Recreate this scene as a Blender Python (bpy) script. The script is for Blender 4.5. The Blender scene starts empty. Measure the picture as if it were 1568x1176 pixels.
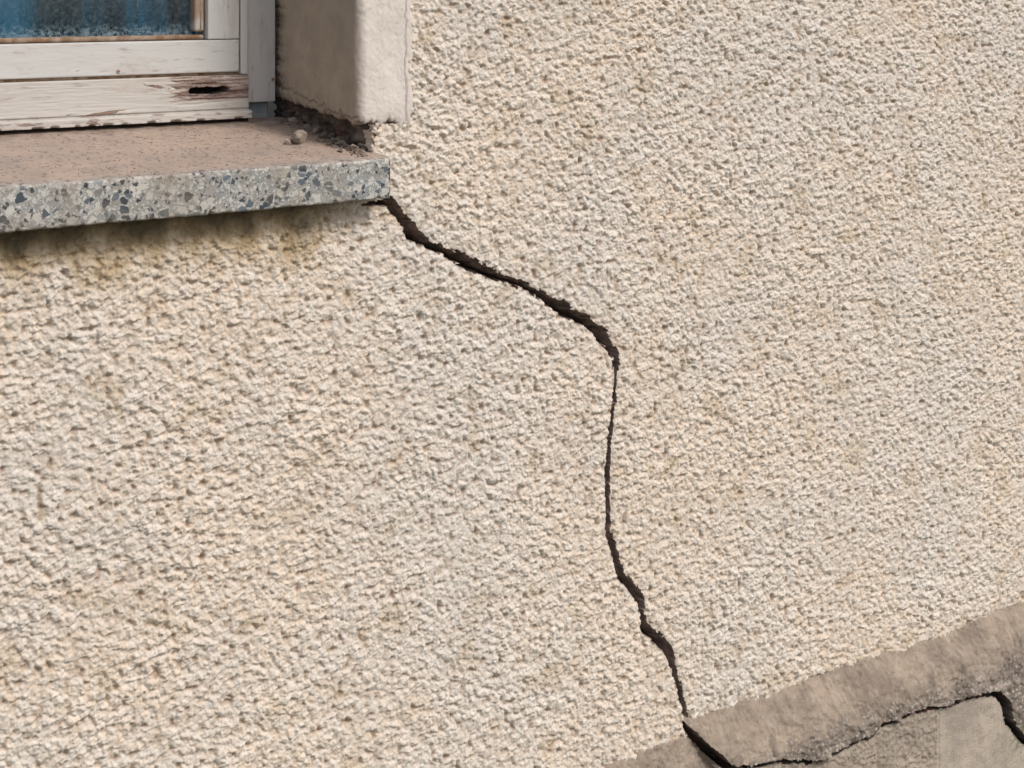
import bpy, math, numpy as np, random
from mathutils import Vector
random.seed(3)
ZC=1.6                      # eye height; meshes are modelled relative to it
A=math.radians(33.77); SA,CA=math.sin(A),math.cos(A); F=2300.0; D=1.67
def P(px,py,y=0.0):
    """photogrammetry: photo measurement -> real (X,Z) on the wall-parallel plane Y=y"""
    u=(px-784)/F; dx=SA+u*CA; dy=CA-u*SA; t=(D+y)/dy
    return dx*t, -(py+20)/F*t, t/F
# ---------------------------------------------------------------- noise
def hsh(ix,iy,s):
    a=(ix.astype(np.int64)*73856093)^(iy.astype(np.int64)*19349663)^(s*83492791)
    a=a.astype(np.uint32)
    a^=a>>np.uint32(16); a*=np.uint32(0x7feb352d); a^=a>>np.uint32(15); a*=np.uint32(0x846ca68b); a^=a>>np.uint32(16)
    return a.astype(np.float64)/4294967295.0
def perlin(x,y,s=0):
    ix=np.floor(x); iy=np.floor(y); fx=x-ix; fy=y-iy
    ux=fx*fx*fx*(fx*(fx*6-15)+10); uy=fy*fy*fy*(fy*(fy*6-15)+10)
    def g(ox,oy):
        a=hsh(ix+ox,iy+oy,s)*2*math.pi
        return np.cos(a)*(fx-ox)+np.sin(a)*(fy-oy)
    return 1.5*((g(0,0)*(1-ux)+g(1,0)*ux)*(1-uy)+(g(0,1)*(1-ux)+g(1,1)*ux)*uy)
def fbm(x,y,s=0,o=3):
    r=0;a=1
    for k in range(o):
        r=r+a*perlin(x*2**k,y*2**k,s+k*7); a*=.5
    return r
def worley(x,y,s=0):
    ix=np.floor(x); iy=np.floor(y)
    f1=np.full(x.shape,9.0); f2=np.full(x.shape,9.0); idr=np.zeros(x.shape)
    for ox in (-1,0,1):
        for oy in (-1,0,1):
            cx=ix+ox; cy=iy+oy
            px=cx+hsh(cx,cy,s+1); py=cy+hsh(cx,cy,s+2)
            d=np.hypot(px-x,py-y)
            r=hsh(cx,cy,s+3)
            n=d<f1
            f2=np.where(n,f1,np.minimum(f2,d)); idr=np.where(n,r,idr); f1=np.where(n,d,f1)
    return f1,f2,idr
def sstep(a,b,x):
    t=np.clip((x-a)/(b-a),0,1); return t*t*(3-2*t)
# ---------------------------------------------------------------- mesh
def grid_mesh(name,X,Y,Z,mask=None,attrs={},mat=None,parent=None,smooth=True):
    n,m=X.shape
    idx=np.arange(n*m).reshape(n,m)
    q=np.stack([idx[:-1,:-1],idx[1:,:-1],idx[1:,1:],idx[:-1,1:]],-1)
    q=q[mask] if mask is not None else q.reshape(-1,4)
    used=np.zeros(n*m,bool); used[q.ravel()]=True
    remap=np.cumsum(used)-1
    co=np.stack([X.ravel(),Y.ravel(),Z.ravel()],-1)[used]
    q=remap[q]
    me=bpy.data.meshes.new(name)
    me.vertices.add(len(co)); me.vertices.foreach_set('co',co.astype(np.float32).ravel())
    me.loops.add(q.size); me.loops.foreach_set('vertex_index',q.astype(np.int32).ravel())
    me.polygons.add(len(q)); me.polygons.foreach_set('loop_start',(np.arange(len(q))*4).astype(np.int32))
    me.polygons.foreach_set('use_smooth',np.full(len(q),smooth))
    me.update(calc_edges=True)
    for k,v in attrs.items():
        a=me.attributes.new(k,'FLOAT','POINT'); a.data.foreach_set('value',v.ravel()[used].astype(np.float32))
    return put(name,me,mat,parent)
def put(name,me,mat=None,parent=None):
    ob=bpy.data.objects.new(name,me); bpy.context.scene.collection.objects.link(ob)
    if mat: me.materials.append(mat)
    if parent: ob.parent=parent
    else: ob.location=(0,0,ZC)
    return ob
def empty(name):
    e=bpy.data.objects.new(name,None); bpy.context.scene.collection.objects.link(e); e.location=(0,0,ZC); e.empty_display_size=.1; return e
def box(name,x0,x1,y0,y1,z0,z1,mat,parent=None,bev=.002):
    v=[(x,y,z) for x in(x0,x1) for y in(y0,y1) for z in(z0,z1)]
    f=[(0,1,3,2),(4,6,7,5),(0,4,5,1),(2,3,7,6),(0,2,6,4),(1,5,7,3)]
    me=bpy.data.meshes.new(name); me.from_pydata(v,[],f); me.update()
    ob=put(name,me,mat,parent)
    if bev:
        b=ob.modifiers.new('b','BEVEL'); b.width=bev; b.segments=3
    return ob
# ---------------------------------------------------------------- nodes
class M:
    def __init__(s,name):
        s.m=bpy.data.materials.new(name); s.m.use_nodes=True; s.t=s.m.node_tree; s.n=s.t.nodes
        s.b=s.n['Principled BSDF']; s.b.inputs['Specular IOR Level'].default_value=.25
        s.co=s.n.new('ShaderNodeTexCoord').outputs['Object']
    def l(s,a,b): s.t.links.new(a,b)
    def set(s,i,v):
        if hasattr(v,'links'): s.l(v,i)
        else: i.default_value=(*v,1) if isinstance(v,tuple) and len(v)==3 and i.type=='RGBA' else v
    def attr(s,n):
        a=s.n.new('ShaderNodeAttribute'); a.attribute_name=n; return a.outputs['Fac']
    def map(s,sc):
        m=s.n.new('ShaderNodeMapping'); m.inputs['Scale'].default_value=sc; s.l(s.co,m.inputs[0]); return m.outputs[0]
    def noise(s,sc,det=3,rough=.55,vec=None,dist=0):
        x=s.n.new('ShaderNodeTexNoise'); x.inputs['Scale'].default_value=sc; x.inputs['Detail'].default_value=det
        x.inputs['Roughness'].default_value=rough; x.inputs['Distortion'].default_value=dist; s.l(vec or s.co,x.inputs['Vector']); return x.outputs['Fac']
    def vor(s,sc,feat='F1',vec=None,out='Distance'):
        x=s.n.new('ShaderNodeTexVoronoi'); x.feature=feat; x.inputs['Scale'].default_value=sc; s.l(vec or s.co,x.inputs['Vector']); return x.outputs[out]
    def ramp(s,v,a,b,lo=0.,hi=1.):
        r=s.n.new('ShaderNodeMapRange'); r.clamp=True
        s.set(r.inputs[0],v)
        for i,k in enumerate((a,b,lo,hi)): r.inputs[1+i].default_value=k
        return r.outputs[0]
    def math(s,op,a,b=0.):
        x=s.n.new('ShaderNodeMath'); x.operation=op; s.set(x.inputs[0],a); s.set(x.inputs[1],b); return x.outputs[0]
    def mix(s,f,a,b,mode='MIX'):
        x=s.n.new('ShaderNodeMix'); x.data_type='RGBA'; x.blend_type=mode
        s.set(x.inputs[0],f); s.set(x.inputs[6],a); s.set(x.inputs[7],b); return x.outputs[2]
    def bump(s,h,dist,st=1.):
        x=s.n.new('ShaderNodeBump'); x.inputs['Strength'].default_value=st; x.inputs['Distance'].default_value=dist
        s.l(h,x.inputs['Height']); s.l(x.outputs[0],s.b.inputs['Normal'])
    def done(s,col,rough=.9):
        s.set(s.b.inputs['Base Color'],col); s.set(s.b.inputs['Roughness'],rough); return s.m

# stucco
k=M('roughcast_render')
c=k.mix(k.ramp(k.noise(3.4,5,.6),.42,.60),(.745,.615,.49),(.70,.625,.55))
c=k.mix(k.ramp(k.noise(80,3),.42,.60,0,.6),c,(.79,.735,.67))
c=k.mix(k.ramp(k.noise(26,3),.54,.72,0,.5),c,(.66,.51,.38))
c=k.mix(k.ramp(k.noise(7,5,.7),.56,.74,0,.35),c,(.50,.46,.42))
c=k.mix(k.ramp(k.attr('cellr'),0,1,0,.42),c,(.56,.50,.44))
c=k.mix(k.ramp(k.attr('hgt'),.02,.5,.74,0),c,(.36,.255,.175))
c=k.mix(k.ramp(k.noise(700,2),.6,.75,0,.45),c,(.38,.33,.29))
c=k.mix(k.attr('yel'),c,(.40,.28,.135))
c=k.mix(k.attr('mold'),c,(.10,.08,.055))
k.bump(k.noise(600,4,.65),.0015,.7)
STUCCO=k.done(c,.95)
# crack interior
k=M('broken_mortar')
c=k.mix(k.ramp(k.noise(90,4),.4,.6),(.38,.29,.24),(.22,.165,.14))
c=k.mix(k.ramp(k.noise(9,2),.62,.70,0,.7),c,(.26,.12,.09))
k.bump(k.noise(300,4,.65),.003,.8)
CRACK=k.done(c)
k=M('exposed_brick_mortar')
c=k.mix(k.ramp(k.noise(40,4),.45,.6),(.10,.078,.065),(.20,.16,.13))
c=k.mix(k.ramp(k.noise(22,3),.58,.64,0,.75),c,(.24,.11,.08))
k.bump(k.noise(250,4,.7),.003,.8)
BRICK=k.done(c)
# surround plaster
k=M('smooth_plaster')
pat=k.noise(12,5,.6)
c=k.mix(k.ramp(pat,.35,.65),(.72,.64,.585),(.64,.57,.515))
c=k.mix(k.attr('inner_shade_dirt'),c,k.mix(k.ramp(k.noise(30,5),.4,.6),(.49,.405,.315),(.42,.35,.28)))  # reveal colour darkened: mostly painted-in shade of the recess, plus some dirt
c=k.mix(k.ramp(k.noise(160,3),.62,.72,0,.4),c,(.36,.29,.23))
c=k.mix(k.ramp(k.noise(26,5,.7),.62,.72,0,.4),c,(.40,.33,.27))
c=k.mix(k.attr('line'),c,(.17,.14,.11))
k.bump(k.noise(180,5,.65),.002,.5)
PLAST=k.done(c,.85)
# terrazzo
k=M('terrazzo')
warp=k.n.new('ShaderNodeVectorMath'); warp.operation='ADD'
nz=k.n.new('ShaderNodeTexNoise'); nz.inputs['Scale'].default_value=120; nz.inputs['Detail'].default_value=2; k.l(k.co,nz.inputs['Vector'])
sc=k.n.new('ShaderNodeVectorMath'); sc.operation='SCALE'; sc.inputs['Scale'].default_value=.005; k.l(nz.outputs['Color'],sc.inputs[0])
k.l(k.co,warp.inputs[0]); k.l(sc.outputs[0],warp.inputs[1]); W=warp.outputs[0]
def chips(scale,thr,ethr,feat=W):
    v=k.n.new('ShaderNodeTexVoronoi'); v.inputs['Scale'].default_value=scale; k.l(feat,v.inputs['Vector'])
    e=k.vor(scale,'DISTANCE_TO_EDGE',feat)
    sep=k.n.new('ShaderNodeSeparateColor'); k.l(v.outputs['Color'],sep.inputs[0])
    f=k.math('MULTIPLY',k.math('LESS_THAN',sep.outputs[0],thr),k.math('GREATER_THAN',e,ethr))
    return f,sep
f1,s1=chips(105,.38,.11); f2,s2=chips(215,.5,.1); f3,s3=chips(430,.55,.1)
base=k.mix(k.ramp(k.noise(25,3),.35,.65),(.33,.305,.27),(.275,.285,.285))
base=k.mix(f3,base,k.mix(s3.outputs[1],(.11,.11,.11),(.58,.56,.52)))
base=k.mix(f2,base,k.mix(k.ramp(s2.outputs[1],.25,.4),(.055,.062,.07),(.52,.50,.46)))
base=k.mix(f1,base,k.mix(k.ramp(s1.outputs[1],.60,.62),k.mix(s1.outputs[2],(.035,.042,.052),(.14,.165,.185)),(.52,.49,.44)))
base=k.mix(k.ramp(k.noise(18,5,.6),.45,.68,0,.6),base,(.29,.235,.18))
dust=k.mix(k.ramp(k.noise(14,5,.65),.35,.65),(.49,.365,.29),(.37,.29,.24))
dust=k.mix(k.math('MULTIPLY',f2,k.ramp(s2.outputs[2],.55,.7,0,.75)),dust,(.14,.125,.125))
dust=k.mix(k.ramp(k.noise(330,3),.58,.66,0,.6),dust,(.22,.17,.15))
geo=k.n.new('ShaderNodeNewGeometry'); sx=k.n.new('ShaderNodeSeparateXYZ'); k.l(geo.outputs['True Normal'],sx.inputs[0])
sy=k.n.new('ShaderNodeSeparateXYZ'); k.l(k.co,sy.inputs[0])
edgew=k.ramp(k.math('ADD',sy.outputs[1],k.ramp(k.noise(60,4),.3,.7,-.012,.012)),-.034,-.012,.35,1.)
c=k.mix(k.math('MULTIPLY',edgew,k.ramp(k.math('ADD',sx.outputs[2],k.ramp(k.noise(120,3),.3,.7,-.2,.2)),.55,.9)),base,dust)
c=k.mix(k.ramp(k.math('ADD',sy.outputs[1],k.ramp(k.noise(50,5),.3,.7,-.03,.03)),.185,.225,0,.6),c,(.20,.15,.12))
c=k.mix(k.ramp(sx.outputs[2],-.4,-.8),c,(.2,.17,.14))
k.bump(k.noise(400,3),.0008,.5)
TERR=k.done(c,.6)
# paint
def paint(name,stretch,extra=0.,tint=(1,1,1)):
    k=M(name); v=k.map(stretch)
    c=k.mix(k.ramp(k.noise(6,5,.6,v),.35,.65),tuple(a*b for a,b in zip((.60,.585,.56),tint)),tuple(a*b for a,b in zip((.50,.49,.475),tint)))
    c=k.mix(k.ramp(k.noise(35,6,.75,v),.52,.70,0,.6),c,(.42,.34,.28))
    c=k.mix(k.ramp(k.noise(140,3,.6,v),.60,.70,0,.5),c,(.30,.24,.20))
    p=k.ramp(k.noise(30,6,.7,v,.5),.655-extra,.670-extra)
    c=k.mix(p,c,(.24,.16,.12))
    c=k.mix(k.attr('rot'),c,k.mix(k.ramp(k.noise(60,5,.7,v),.42,.58),(.22,.15,.125),(.47,.38,.33)))
    c=k.mix(k.attr('hole'),c,(.015,.012,.01))  # slot interior coloured near-black, standing in for the shade inside it
    k.bump(k.math('ADD',k.math('MULTIPLY',p,-1.),k.noise(60,5,.6,v)),.0018,.7)
    return k.done(c,.6)
PH=paint('peeling_paint_rail',(.22,1,1)); PV=paint('peeling_paint_stile',(1,1,.18)); PG=paint('peeling_paint_lower_rail',(.22,1,1),.012,(.95,.91,.87))
k=M('weathered_bead'); c=k.mix(k.ramp(k.noise(40,5),.4,.6),(.36,.26,.19),(.50,.46,.41)); BEAD=k.done(c,.7)
k=M('rusty_bead'); c=k.mix(k.ramp(k.noise(60,5),.4,.6),(.22,.13,.075),(.38,.30,.24)); RUST=k.done(c,.8)
k=M('grey_metal_flashing'); c=k.mix(k.ramp(k.noise(30,4),.4,.6),(.19,.23,.26),(.30,.31,.31)); FLASH=k.done(c,.6)
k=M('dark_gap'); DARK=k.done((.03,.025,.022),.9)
k=M('blue_curtain')
c=k.mix(k.ramp(k.noise(9,3,.5,k.map((1,1,.25))),.42,.6),(.012,.03,.045),(.018,.12,.20)); BLUE=k.done(c,.7)
k=M('dirty_glass')
sxyz=k.n.new('ShaderNodeSeparateXYZ'); k.l(k.co,sxyz.inputs[0])
low=k.ramp(sxyz.outputs[2],-.066,-.047,.7,.10)
d=k.math('MULTIPLY',low,k.ramp(k.noise(190,6,.75),.46,.66))
k.done((.36,.46,.52),.8)
gl=k.n.new('ShaderNodeBsdfGlossy'); gl.inputs['Roughness'].default_value=.05
tr=k.n.new('ShaderNodeBsdfTransparent'); tr.inputs[0].default_value=(.85,.93,.95,1)
mx=k.n.new('ShaderNodeMixShader'); mx.inputs[0].default_value=.05; k.l(tr.outputs[0],mx.inputs[1]); k.l(gl.outputs[0],mx.inputs[2])
m2=k.n.new('ShaderNodeMixShader'); k.l(d,m2.inputs[0]); k.l(mx.outputs[0],m2.inputs[1]); k.l(k.b.outputs[0],m2.inputs[2])
k.l(m2.outputs[0],k.n['Material Output'].inputs[0]); GLASS=k.m
# plinth
k=M('plinth_concrete')
top=k.mix(k.ramp(k.noise(14,6,.7),.40,.60),(.42,.335,.26),(.27,.215,.17))
top=k.mix(k.ramp(k.noise(60,4,.7),.52,.7,0,.6),top,(.50,.42,.35))
rough=k.mix(k.ramp(k.noise(20,4),.4,.6),(.36,.30,.25),(.21,.17,.14))
rough=k.mix(k.ramp(k.vor(150),.12,.45,.75,0),rough,(.60,.54,.47))
c=k.mix(k.attr('rough'),top,rough)
c=k.mix(k.ramp(k.noise(24,5,.7,k.map((1,1,.5))),.55,.68,0,.6),c,(.12,.10,.085))
pan=k.mix(k.ramp(k.noise(10,5),.4,.6),(.54,.455,.37),(.42,.36,.30))
pan=k.mix(k.ramp(k.noise(45,5,.7),.52,.68,0,.5),pan,(.30,.25,.205))
c=k.mix(k.attr('panel'),c,pan)
c=k.mix(k.ramp(k.noise(450,3),.58,.7,0,.5),c,(.15,.125,.10))
c=k.mix(k.attr('moss'),c,(.10,.14,.07))
k.bump(k.noise(350,5,.75),.003,.8)
CONC=k.done(c,.95)
k=M('gravel_ground'); c=k.mix(k.vor(60),(.10,.09,.07),(.28,.25,.21)); c=k.mix(k.ramp(k.noise(1.2,4),.45,.6),c,(.07,.10,.04)); k.bump(k.vor(60),.02,1.); GR=k.done(c,.95)

# ================================================================ WALL
def lines(*seg):
    out=[]
    for a,b,s0,s1 in seg:
        x=a
        while x<b-1e-6:
            out.append(x); x+=s0+(s1-s0)*(x-a)/(b-a)
    return out
xs=np.array(lines((-3,-.302,.1,.1),(-.302,-.298,.004,.004),(-.298,.38,.05,.02),(.38,1.45,.00112,.00112),(1.45,2.26,.00118,.0019),(2.26,5.0,.01,.12))+[5.0])
zs=np.array(lines((-1.62,-1.40,.02,.01),(-1.40,.03,.00118,.00118),(.03,.998,.006,.05),(.998,1.002,.004,.004),(1.002,2.2,.08,.08))+[2.2])
X,Z=np.meshgrid(xs,zs,indexing='ij')
CR=[(556,314,6),(585,311,10),(600,312,16),(616,335,21),(633,357,22),(655,374,18),(680,385,12),(705,396,18),(735,412,17),(768,426,12),(800,436,11),(828,451,13),(852,468,19),(880,483,18),(905,494,14),(922,513,19),(935,530,15),(943,545,11),(943,570,9),(941,600,8),(937,640,8.5),(933,680,8),(930,725,9),(931,765,9.5),(932,815,11),(943,850,12),(951,882,13),(968,899,16),(980,918,15),(985,945,11),(988,963,13),(1003,975,17),(1022,993,16),(1033,1025,11),(1041,1055,9.5),(1049,1090,9),(1052,1112,10),(1065,1132,14),(1085,1152,14),(1105,1172,13),(1120,1195,12)]
def sdpoly(X,Z,pts,y):
    """signed distance to a tapering poly-line + direction away from it"""
    sd=np.full(X.shape,1.0); nx=np.zeros(X.shape); nz=np.zeros(X.shape)
    W=[]
    for a in pts:
        x,z,s=P(a[0],a[1],y); W.append((x,z,a[2]*s*.5))
    for (x0,z0,w0),(x1,z1,w1) in zip(W[:-1],W[1:]):
        i=(X[:,0]>min(x0,x1)-.05)&(X[:,0]<max(x0,x1)+.05); j=(Z[0]>min(z0,z1)-.05)&(Z[0]<max(z0,z1)+.05)
        if not i.any() or not j.any(): continue
        ii=np.ix_(np.where(i)[0],np.where(j)[0])
        x=X[ii]; z=Z[ii]; dx,dz=x1-x0,z1-z0
        t=np.clip(((x-x0)*dx+(z-z0)*dz)/(dx*dx+dz*dz),0,1)
        ex=x-(x0+t*dx); ez=z-(z0+t*dz); d=np.hypot(ex,ez)+1e-9
        s=d-(w0+(w1-w0)*t); b=s<sd[ii]
        sd[ii]=np.where(b,s,sd[ii]); nx[ii]=np.where(b,ex/d,nx[ii]); nz[ii]=np.where(b,ez/d,nz[ii])
    return sd,nx,nz
# lumps
wx=X+.0030*perlin(X/.0065,Z/.0065,11)+.0014*perlin(X/.003,Z/.003,15); wz=Z+.0030*perlin(X/.0065,Z/.0065,12)+.0014*perlin(X/.003,Z/.003,16)
f1,f2,idr=worley(wx/.0088,wz/.0084,5)
g1,g2,idg=worley(wx/.0044,wz/.0044,25)
dome=np.clip(1-(f1/.80)**2,0,1)**.8*(.35+.65*idr)
dome2=np.clip(1-(g1/.85)**2,0,1)*(.3+.7*idg)
big=perlin(X/.020,Z/.020,31); med=perlin(X/.0080,Z/.0080,33); fine=perlin(X/.0030,Z/.0030,35)
amp=1+.3*perlin(X/.12,Z/.12,37)
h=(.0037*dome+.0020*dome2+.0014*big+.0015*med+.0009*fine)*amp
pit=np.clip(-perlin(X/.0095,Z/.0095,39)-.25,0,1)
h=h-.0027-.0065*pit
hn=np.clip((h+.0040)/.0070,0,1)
sag=.0018*fbm(X/.35,Z/.35,41,2)
sd,nx,nz=sdpoly(X,Z,CR,0)
c1,c2,cid=worley(X/.009,Z/.009,55)
e1,e2,eid=worley(X/.022,Z/.018,57)
wide=sstep(.0045,.008,np.interp(Z,[-1.3,-.95,-.9,-.60,-.52,-.2],[.007,.007,.006,.004,.008,.009]))
raw=sd+.0011*perlin(X/.005,Z/.005,51)+.0006*perlin(X/.0026,Z/.0026,52)+(.0026+.0016*wide)*(cid-.5)
raw=raw+.0035*wide*(eid-.55)*(sd>-.0035)
# the crack never closes completely: keep a minimum opening around its centre line
core=sdpoly(X,Z,[(a,b,w*.55) for a,b,w in CR],0)[0]+.0004*perlin(X/.004,Z/.004,58)
sdn=np.minimum(raw,core)
cell=.00115
snap=np.abs(sdn)<.55*cell
X2=X-np.where(snap,sdn*nx,0); Z2=Z-np.where(snap,sdn*nz,0)
inside=(sdn<-.55*cell)
edge=sstep(.006,0,sdn)*(~inside)
h=h*(1-.5*edge)-.0010*edge
Y=-(h+sag)
up=(nx+nz)>.15
depth=np.where(up,.005+(-sdn)*3.6,.014+(-sdn)*10)
depth=np.minimum(depth,.05)+.003*perlin(X/.007,Z/.007,61)+.0015*perlin(X/.003,Z/.003,62)
Y=np.where(inside,np.maximum(depth,.003),Y)
nb=.003*perlin(X/.012,Z/.012,71)+.002*perlin(X/.005,Z/.005,72)
hole=(X>-.3)&(Z<1.0)&(((X<.906+nb)&(Z>-.238))|((X<.957+nb)&(Z>-.172+nb)))
Y=np.where(hole,.035,Y)
# stains
sn=fbm(X/.03,Z/.06,81,3)
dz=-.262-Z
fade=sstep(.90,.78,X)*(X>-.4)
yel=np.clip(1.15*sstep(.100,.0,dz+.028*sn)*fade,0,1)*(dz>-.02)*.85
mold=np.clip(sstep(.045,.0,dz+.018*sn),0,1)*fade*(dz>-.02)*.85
bx,bz,_=P(462,352)
mold=np.maximum(mold,.6*np.exp(-(((X-bx)/.016)**2+((Z-bz)/.022)**2))*(1+.6*sn)*(dz>-.02))
mold=np.maximum(mold,.45*sstep(.004,0,sdn)*(~inside)*sstep(-.1,.6,fbm(X/.02,Z/.02,91,2)))
yel=np.maximum(yel,.3*sstep(.05,0,Z+1.065)*sstep(1.40,1.5,X)*sstep(-.3,.5,sn))
yel=np.maximum(yel,.28*sstep(.25,.9,fbm(X/.06,Z/.06,95,4)))
mold=np.clip(mold,0,1); yel=np.clip(yel,0,1)
allhole=hole[:-1,:-1]&hole[1:,:-1]&hole[1:,1:]&hole[:-1,1:]
anyin=inside[:-1,:-1]|inside[1:,:-1]|inside[1:,1:]|inside[:-1,1:]
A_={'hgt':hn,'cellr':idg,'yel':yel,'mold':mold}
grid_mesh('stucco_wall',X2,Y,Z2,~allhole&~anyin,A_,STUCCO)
grid_mesh('wall_crack',X2,Y,Z2,anyin&~allhole,{},CRACK,smooth=False)
del wx,wz,f1,f2,g1,g2,dome,dome2,big,med,fine,c1,c2,cid,e1,e2,eid,pit,raw,core

# ================================================================ PLINTH
xs=np.array(lines((-3,.9,.1,.1),(.9,1.25,.01,.004),(1.25,2.3,.0014,.0017),(2.3,5,.02,.1))+[5.0])
zs=np.array(lines((-1.62,-1.40,.02,.006),(-1.40,-1.045,.0012,.0012))+[-1.045])
X,Z=np.meshgrid(xs,zs,indexing='ij')
LN=[(1100,1174,9),(1150,1174,7),(1190,1165,9),(1240,1166,8),(1265,1162,8),(1290,1147,10),(1320,1131,8),(1335,1129,8),(1350,1109,9),(1375,1104,8),(1400,1089,9),(1450,1081,8),(1490,1066,9),(1525,1060,12),(1540,1078,14),(1543,1105,11),(1568,1135,10),(1600,1160,9)]
yp=-.036
sd1,n1x,n1z=sdpoly(X,Z,CR[34:],-.01); sd2,n2x,n2z=sdpoly(X,Z,LN,yp)
c1,c2,cid=worley(X/.008,Z/.008,55)
jt=.001*perlin(X/.006,Z/.006,51)+.0008*perlin(X/.003,Z/.003,52)+.003*(cid-.45)
sdn=np.minimum(sd1+jt,sd2+jt)
lx=[P(a[0],a[1],yp)[0] for a in LN]; lz=[P(a[0],a[1],yp)[1] for a in LN]
zl=np.interp(X,lx,lz)+jt; below=sstep(-.001,.002,zl-Z)*(X>lx[0])
cx,cz,_=P(1050,1110,0)
left=sstep(.0,-.01,X-cx-(cz-Z)*.6)
ztop=-1.066-.022*left+.003*fbm(X/.05,Z*0,7,3)+.0015*perlin(X/.007,Z*0,17)+.006*fbm(X/.3,Z*0,9,1)
dz=ztop-Z
pr=.040*np.sqrt(np.clip(sstep(-.002,.080,dz),0,1))*(1-.35*left)-.008*(dz<0)
rgh=sstep(.050,.082,dz+.020*fbm(X/.03,Z/.03,15,3))
f1,f2,idr=worley(X/.0065+.35*perlin(X/.005,Z/.005,3),Z/.0065+.35*perlin(X/.005,Z/.005,23),5)
dome=np.clip(1-(f1/.8)**2,0,1)
h=pr+rgh*(.0034*dome*(.2+.8*idr)+.0030*perlin(X/.012,Z/.012,4)+.001*perlin(X/.003,Z/.003,14))+(1-rgh)*(.0012*dome*idr+.0016*fbm(X/.008,Z/.008,6,2))+.0045*fbm(X/.05,Z/.05,8,3)
st=sstep(-.0015,.0015,dz-.030-.008*fbm(X/.06,X*0,61,4)); h=h-.0022*(1-st)*(dz>0)
hp=.034+.0012*fbm(X/.03,Z/.03,18,4)
jx=P(1438,1120,-.034)[0]
joint=np.exp(-((X-jx-.003*perlin(Z/.02,Z*0,3)-.002*perlin(Z/.007,Z*0,4))/.0013)**2)
rp=sstep(jx,jx-.008,X)
hp=hp-.0025*joint+rp*(.0026*dome*idr+.0018*fbm(X/.01,Z/.01,19,2)-.001)
h=h*(1-below)+hp*below
ins=sdn<-.0006
Y=-h; Y=np.where(ins,np.minimum(-h*.3-sdn*6,.02),Y); Y=np.where(dz<-.004,.03,Y)
mx_,mz_,_=P(1556,1120,-.03)
moss=np.exp(-(((X-mx_)/.02)**2+((Z-mz_)/.03)**2))*.8*sstep(-.3,.4,fbm(X/.01,Z/.01,77,2))
anyin=ins[:-1,:-1]|ins[1:,:-1]|ins[1:,1:]|ins[:-1,1:]
pl=empty('concrete_plinth')
grid_mesh('plinth_face',X,Y,Z,~anyin,{'rough':rgh*(1-below),'panel':below*(1-.5*rp),'moss':moss},CONC,pl)
grid_mesh('plinth_crack',X,Y,Z,anyin,{},BRICK,pl,smooth=False)

# ================================================================ SILL
prof=[]
def seg(a,b,n):
    for i in range(n): prof.append((a[0]+(b[0]-a[0])*i/n,a[1]+(b[1]-a[1])*i/n))
zt=-.213; zb=-.263; yf=-.035; r=.0035
seg((.24,-.252),(yf+r,zb),30); 
for i in range(5): a=math.pi/2*i/5; prof.append((yf+r-r*math.sin(a),zb+r-r*math.cos(a)))
seg((yf,zb+r),(yf,zt-r),34)
for i in range(5): a=math.pi/2*i/5; prof.append((yf+r-r*math.cos(a),zt-r+r*math.sin(a)))
seg((yf+r,zt),(.24,zt+.12*.275),90); prof.append((.24,zt+.12*.275))
pr_=np.array(prof)
xl=np.array(lines((-.33,.42,.05,.01),(.42,.9116,.0016,.0016))+[.9106,.9116])
X=np.repeat(xl[:,None],len(pr_),1); Y=np.repeat(pr_[None,:,0],len(xl),0); Z=np.repeat(pr_[None,:,1],len(xl),0)
s_=np.arange(len(pr_))[None,:]*.0016+0*X
nn=.0006*fbm(X/.02,s_/.02,3,3)
chip=np.maximum(0,perlin(X/.010,s_*0+1,5)-.25)*.006
ed=np.exp(-((Y-yf)**2+(Z-zt)**2)/.004**2)+np.exp(-((Y-yf)**2+(Z-zb)**2)/.004**2)
Y=Y+nn+ed*chip; Z=Z+nn-np.sign(Z+.238)*ed*chip
cy=np.full(X[-1:].shape,.1); cz_=np.full(X[-1:].shape,-.225)
Y[-1]=Y[-1]+(.1-Y[-1])*.01; Z[-1]=Z[-1]+(-.23-Z[-1])*.03
X=np.vstack([X,X[-1:]]); Y=np.vstack([Y,cy]); Z=np.vstack([Z,cz_])
X=X[::-1]; Y=Y[::-1]; Z=Z[::-1]
sill=grid_mesh('window_sill',X,Y,Z,None,{},TERR)
# ================================================================ SURROUND (reveal + band)
sur=empty('window_surround')
pts=[]
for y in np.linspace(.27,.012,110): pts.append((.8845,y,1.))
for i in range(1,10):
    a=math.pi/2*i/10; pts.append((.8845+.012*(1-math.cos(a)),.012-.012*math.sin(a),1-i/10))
for x in np.linspace(.8965,.960,40): pts.append((x,0,0.))
pts.append((.9625,.001,0.)); pts.append((.964,.02,0.))
pts=np.array(pts)
zz=np.array(lines((0,.012,.0012,.0012),(.012,.23,.002,.002),(.23,1.17,.01,.08))+[1.17])
S=np.arange(len(pts))*.0022
SX,T=np.meshgrid(S,zz,indexing='ij')
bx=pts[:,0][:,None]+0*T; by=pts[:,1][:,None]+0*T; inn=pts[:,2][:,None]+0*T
zbot=-.172+.075*np.clip(by,0,1)+.005*perlin(SX/.02,SX*0,4)+.0045*perlin(SX/.007,SX*0,5)-.006*sstep(.93,.96,bx)
zz2=zbot+(T)*(1.0-zbot)/1.17
uneven=.0014*fbm(SX/.05,T/.07,21,3)+.0005*perlin(SX/.006,T/.006,23)
cut=(T<.0005)
bev=np.exp(-T/.003)*.003
off=uneven-bev-cut*.02
nrmx=-inn; nrmy=-(1-inn); nl=np.hypot(nrmx,nrmy); nrmx/=nl; nrmy/=nl
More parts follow.
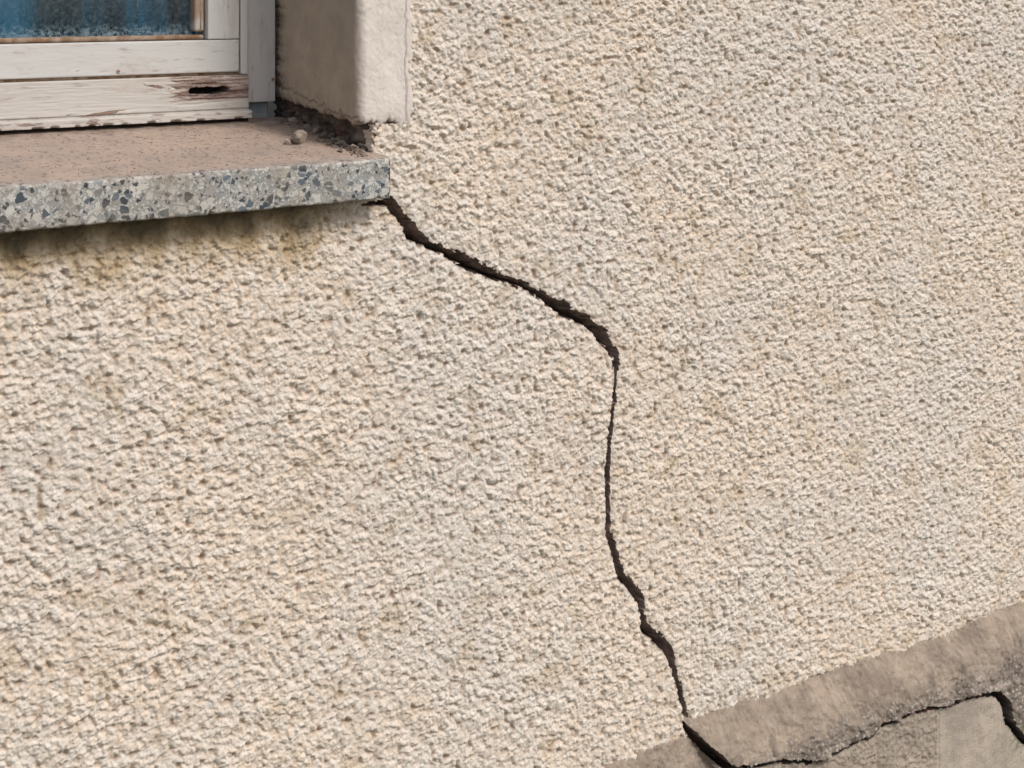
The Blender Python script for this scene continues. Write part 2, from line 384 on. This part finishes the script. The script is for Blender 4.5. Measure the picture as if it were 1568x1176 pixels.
lx_=.953+.0035*perlin(T/.03,T*0,31)+.0015*perlin(T/.008,T*0,32)
line=np.exp(-((bx-lx_)/.0009)**2)*(inn<.01)*.8
ck=.006+.012*sstep(0,.27,by)+.006*perlin(by/.03,T*0,41)
line=np.maximum(line,.8*np.exp(-((T-ck)/.0012)**2)*(inn>.5))
edgedark=.4*np.exp(-T/.006)+.35*sstep(.215,.235,by+.006*perlin(T/.01,T*0,44))  # darker along the bottom edge and towards the window frame
off=off-line*.0012
bx=bx+nrmx*off+.0035*sstep(.955,.964,bx)*perlin(T/.02,T*0,35); by=by+nrmy*off-.001*(1-inn)
bx=bx+sstep(.19,.235,by)*(.006*np.maximum(0,perlin(T/.012,by*0,45)+.35)+.004*np.maximum(0,perlin(T/.005,by*0,46)))
grid_mesh('reveal_right',bx,by,zz2,None,{'inner_shade_dirt':inn,'line':np.clip(line+edgedark,0,1)},PLAST,sur)
box('reveal_left',-.36,-.302,-.001,.27,-.17,1.06,PLAST,sur,.006)
box('lintel',-.30,.962,-.001,.27,1.0,1.06,PLAST,sur,.006)
# exposed brick in the gap below the reveal
yy=np.array(lines((-.004,.27,.0018,.0018))); zz=np.array(lines((-.245,-.13,.0018,.0018)))
YY,ZZ=np.meshgrid(yy,zz,indexing='ij')
bxx=.901+.011*sstep(.035,-.002,YY)+.007*fbm(YY/.02,ZZ/.012,3,4)
f1,f2,idr=worley(YY/.012,ZZ/.008,9); bxx=bxx-.006*np.clip(1-f1*f1,0,1)*idr
YY=YY+.004+.004*perlin(ZZ/.006,ZZ*0,3)
grid_mesh('exposed_brick',bxx[::-1],YY[::-1],ZZ[::-1],None,{},BRICK)
# debris
def stone(c,r,seed):
    rnd=random.Random(seed); import bmesh
    bm=bmesh.new(); bmesh.ops.create_icosphere(bm,subdivisions=3 if r>.004 else 2,radius=1)
    ax=[rnd.uniform(.7,1.25) for _ in range(3)]
    dirs=[Vector((rnd.uniform(-1,1),rnd.uniform(-1,1),rnd.uniform(-1,1))).normalized() for _ in range(9)]
    for v in bm.verts:
        for d in dirs:
            p=v.co.dot(d)
            if p>.6: v.co-=d*(p-.6)
        v.co*=1+rnd.uniform(-.03,.03)
    vs=[(c[0]+v.co.x*r*ax[0],c[1]+v.co.y*r*ax[1],c[2]+v.co.z*r*ax[2]*.75) for v in bm.verts]
    fs=[[v.index for v in f.verts] for f in bm.faces]; bm.free(); return vs,fs
def stones(name,L,mat):
    V=[];Fc=[]
    for i,(c,r) in enumerate(L):
        v,f=stone(c,r,i+11); o=len(V); V+=v; Fc+=[[a+o for a in q] for q in f]
    me=bpy.data.meshes.new(name); me.from_pydata(V,[],Fc); me.update(); return put(name,me,mat)
def sillz(y): return zt+.12*(y-yf)
def on_sill(px,py):
    u=(px-784)/F; dx=SA+u*CA; dy=CA-u*SA; v=(py+20)/F
    t=(-zt+.12*(D+yf))/(v+.12*dy)
    return dx*t,dy*t-D
k=M('mortar_chunk'); k.bump(k.noise(400,4,.7),.002,.7); MORT=k.done(k.mix(k.ramp(k.noise(120,4),.4,.6),(.44,.36,.29),(.30,.25,.20)),.95)
k=M('dirty_debris'); k.bump(k.noise(400,4,.7),.002,.7); DEB=k.done(k.mix(k.ramp(k.noise(90,4),.42,.62),(.17,.135,.11),(.36,.29,.235)),.95)
x,y=on_sill(456,220)
stones('mortar_chunk',[((x,y,sillz(y)+.008),.0135),((x-.014,y+.002,sillz(y)+.0025),.006)],MORT)
L=[]
for i in range(220):
    y=random.uniform(-.02,.22); x=.895-abs(random.gauss(0,.011)); rr=random.choice([.0012,.0018,.0025,.0025,.004])
    L.append(((x,y,sillz(y)+rr*.3),rr))
for i in range(14):
    y=random.uniform(0,.20); L.append(((random.uniform(.884,.896),y,sillz(y)+.003),random.uniform(.005,.009)))
for i in range(110):
    y=random.uniform(-.03,.22); x=random.uniform(.5,.89); rr=random.uniform(.0006,.0014)
    L.append(((x,y,sillz(y)+rr*.3),rr))
stones('mortar_debris',L,DEB)
# ================================================================ WINDOW
win=empty('window')
box('frame_stile_right',.8375,.8800,.232,.29,-.158,.99,PV,win)
box('frame_cover_strip',.8262,.8365,.226,.285,-.1185,.99,PV,win)
box('sash_stile_right',.7798,.8250,.2285,.275,-.0705,.95,PV,win)
box('sash_rail_bottom',-.24,.8250,.2290,.275,-.1148,-.0712,PH,win)
box('glass_bead_side',.765,.7794,.238,.26,-.060,.95,BEAD,win,.004)
box('bead_seam',.7725,.7740,.2372,.24,-.059,.95,RUST,win,0)
box('glass_bead_bottom',-.24,.7794,.238,.26,-.0706,-.0640,RUST,win,.003)
box('drip_gap',-.28,.836,.236,.27,-.124,-.113,RUST,win,0)
box('sill_shadow_gap_back',-.28,.8363,.2255,.23,-.20,-.1772,DARK,win,0)
box('corner_flashing',.8366,.874,.243,.285,-.20,-.1585,FLASH,win,.002)
box('flashing_lip',.8367,.8407,.234,.2425,-.19,-.1585,FLASH,win,.001)
box('sash_stile_left',-.24,-.195,.2285,.275,-.0705,.95,PV,win)
box('frame_stile_left',-.30,-.245,.232,.29,-.2,.99,PV,win)
box('sash_rail_top',-.24,.825,.2288,.275,.951,.99,PH,win)
box('glass_pane',-.194,.766,.250,.254,-.066,.95,GLASS,win,0)
def screw(name,x,z,y):
    import bmesh
    bm=bmesh.new(); bmesh.ops.create_cone(bm,cap_ends=True,segments=14,radius1=.0028,radius2=.0022,depth=.0012)
    me=bpy.data.meshes.new(name); bm.to_mesh(me); bm.free(); o=put(name,me,RUST,win); o.location=(x,y,z); o.rotation_euler=(math.pi/2,0,0)
screw('rusty_screw',P(418,122,.232)[0],P(418,122,.232)[1],.2315)
screw('rusty_nail_head',P(181,110,.229)[0],P(181,110,.229)[1],.2286)
# curtain
cx=np.linspace(-.29,.86,500); cz=np.linspace(-.1,.98,8); CX,CZ=np.meshgrid(cx,cz,indexing='ij')
grid_mesh('curtain',CX,.31+.012*np.sin(CX*90+2*np.sin(CX*17)),CZ,None,{},BLUE,win)
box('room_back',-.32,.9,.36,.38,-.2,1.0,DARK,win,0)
# bottom frame rail with rot and slot
xs=np.array(lines((-.28,.42,.05,.01),(.42,.8363,.001,.001))+[.8363]); zs=np.array(lines((-.1775,-.119,.0007,.0007))+[-.119])
X,Z=np.meshgrid(xs,zs,indexing='ij')
Y=.2225-.011*sstep(-.1648,-.1675,Z)+.0035*np.exp(-((Z+.1655)/.0012)**2)
g=fbm(X/.05,Z/.0035,3,3)
rot=sstep(.722,.742,X+.02*fbm(X/.02,Z/.004,6,2))*sstep(-.156,-.148,Z+.003*g)
rot=np.maximum(rot,.8*sstep(.35,.6,fbm(X/.03,Z/.006,16,3)*sstep(-.160,-.172,Z)+.15))
rot=np.maximum(rot,.75*sstep(-.2,.5,fbm(X/.03,Z*0,18,3))*(np.exp(-((Z+.1652)/.0015)**2)+np.exp(-((Z+.1768)/.0012)**2)))
hx0,_,_=P(290,0,.222); hx1,_,_=P(352,0,.222)
slot=(((X-(hx0+hx1)/2)/((hx1-hx0)/2))**4+((Z+.1385+.002*perlin(X/.015,X*0,4))/.0050)**4)<1
Y=Y+rot*(.0012+.0020*g)*(Z>-.16)+.0003*g+.0010*rot*perlin(X/.004,Z/.002,9)
dmg=sstep(.0,.25,perlin(X/.018,X*0+3,8))*sstep(-.1735,-.1775,Z)
Y=Y+dmg*.006
Y=np.where(slot,.262,Y)
rot=np.clip(rot,0,1)
Y[-1,:]=.28; Y[:,-1]=.245; Y[:,0]=.245
grid_mesh('frame_rail_bottom',X,Y,Z,None,{'rot':rot,'hole':slot*1.},PG,win)
# ================================================================ GROUND
me=bpy.data.meshes.new('ground'); s=80
me.from_pydata([(-s,-s,0),(s,-s,0),(s,.02,0),(-s,.02,0)],[],[(0,1,2,3)]); g=put('ground',me,GR); g.location=(0,0,0.0)
# ================================================================ LIGHT / CAMERA
w=bpy.data.worlds.new('World'); bpy.context.scene.world=w; w.use_nodes=True; nt=w.node_tree
sd_=Vector((.28,-.70,.80)).normalized()      # towards the sun
el=math.asin(sd_.z); az=math.atan2(sd_.x,sd_.y)
sky=nt.nodes.new('ShaderNodeTexSky'); sky.sky_type='NISHITA'; sky.sun_disc=False; sky.sun_elevation=el; sky.sun_rotation=az; sky.dust_density=3
hs=nt.nodes.new('ShaderNodeHueSaturation'); hs.inputs['Saturation'].default_value=.6
nt.links.new(sky.outputs[0],hs.inputs['Color']); nt.links.new(hs.outputs[0],nt.nodes['Background'].inputs[0]); nt.nodes['Background'].inputs[1].default_value=.125
L=bpy.data.lights.new('sun','SUN'); L.energy=2.2; L.angle=math.radians(15); L.color=(1,.965,.92)
so=bpy.data.objects.new('sun',L); bpy.context.scene.collection.objects.link(so); so.rotation_euler=sd_.to_track_quat('Z','Y').to_euler(); so.location=(1,-4,5)
cam=bpy.data.cameras.new('camera'); co=bpy.data.objects.new('camera',cam); bpy.context.scene.collection.objects.link(co)
co.location=(0,-D,ZC); co.rotation_euler=(math.radians(90),0,-A)
cam.sensor_width=36; cam.lens=F/1568*36; cam.shift_y=-608/1568; cam.clip_start=.01; cam.clip_end=500
sc=bpy.context.scene; sc.camera=co
sc.view_settings.view_transform='Standard'; sc.view_settings.look='None'; sc.view_settings.exposure=0
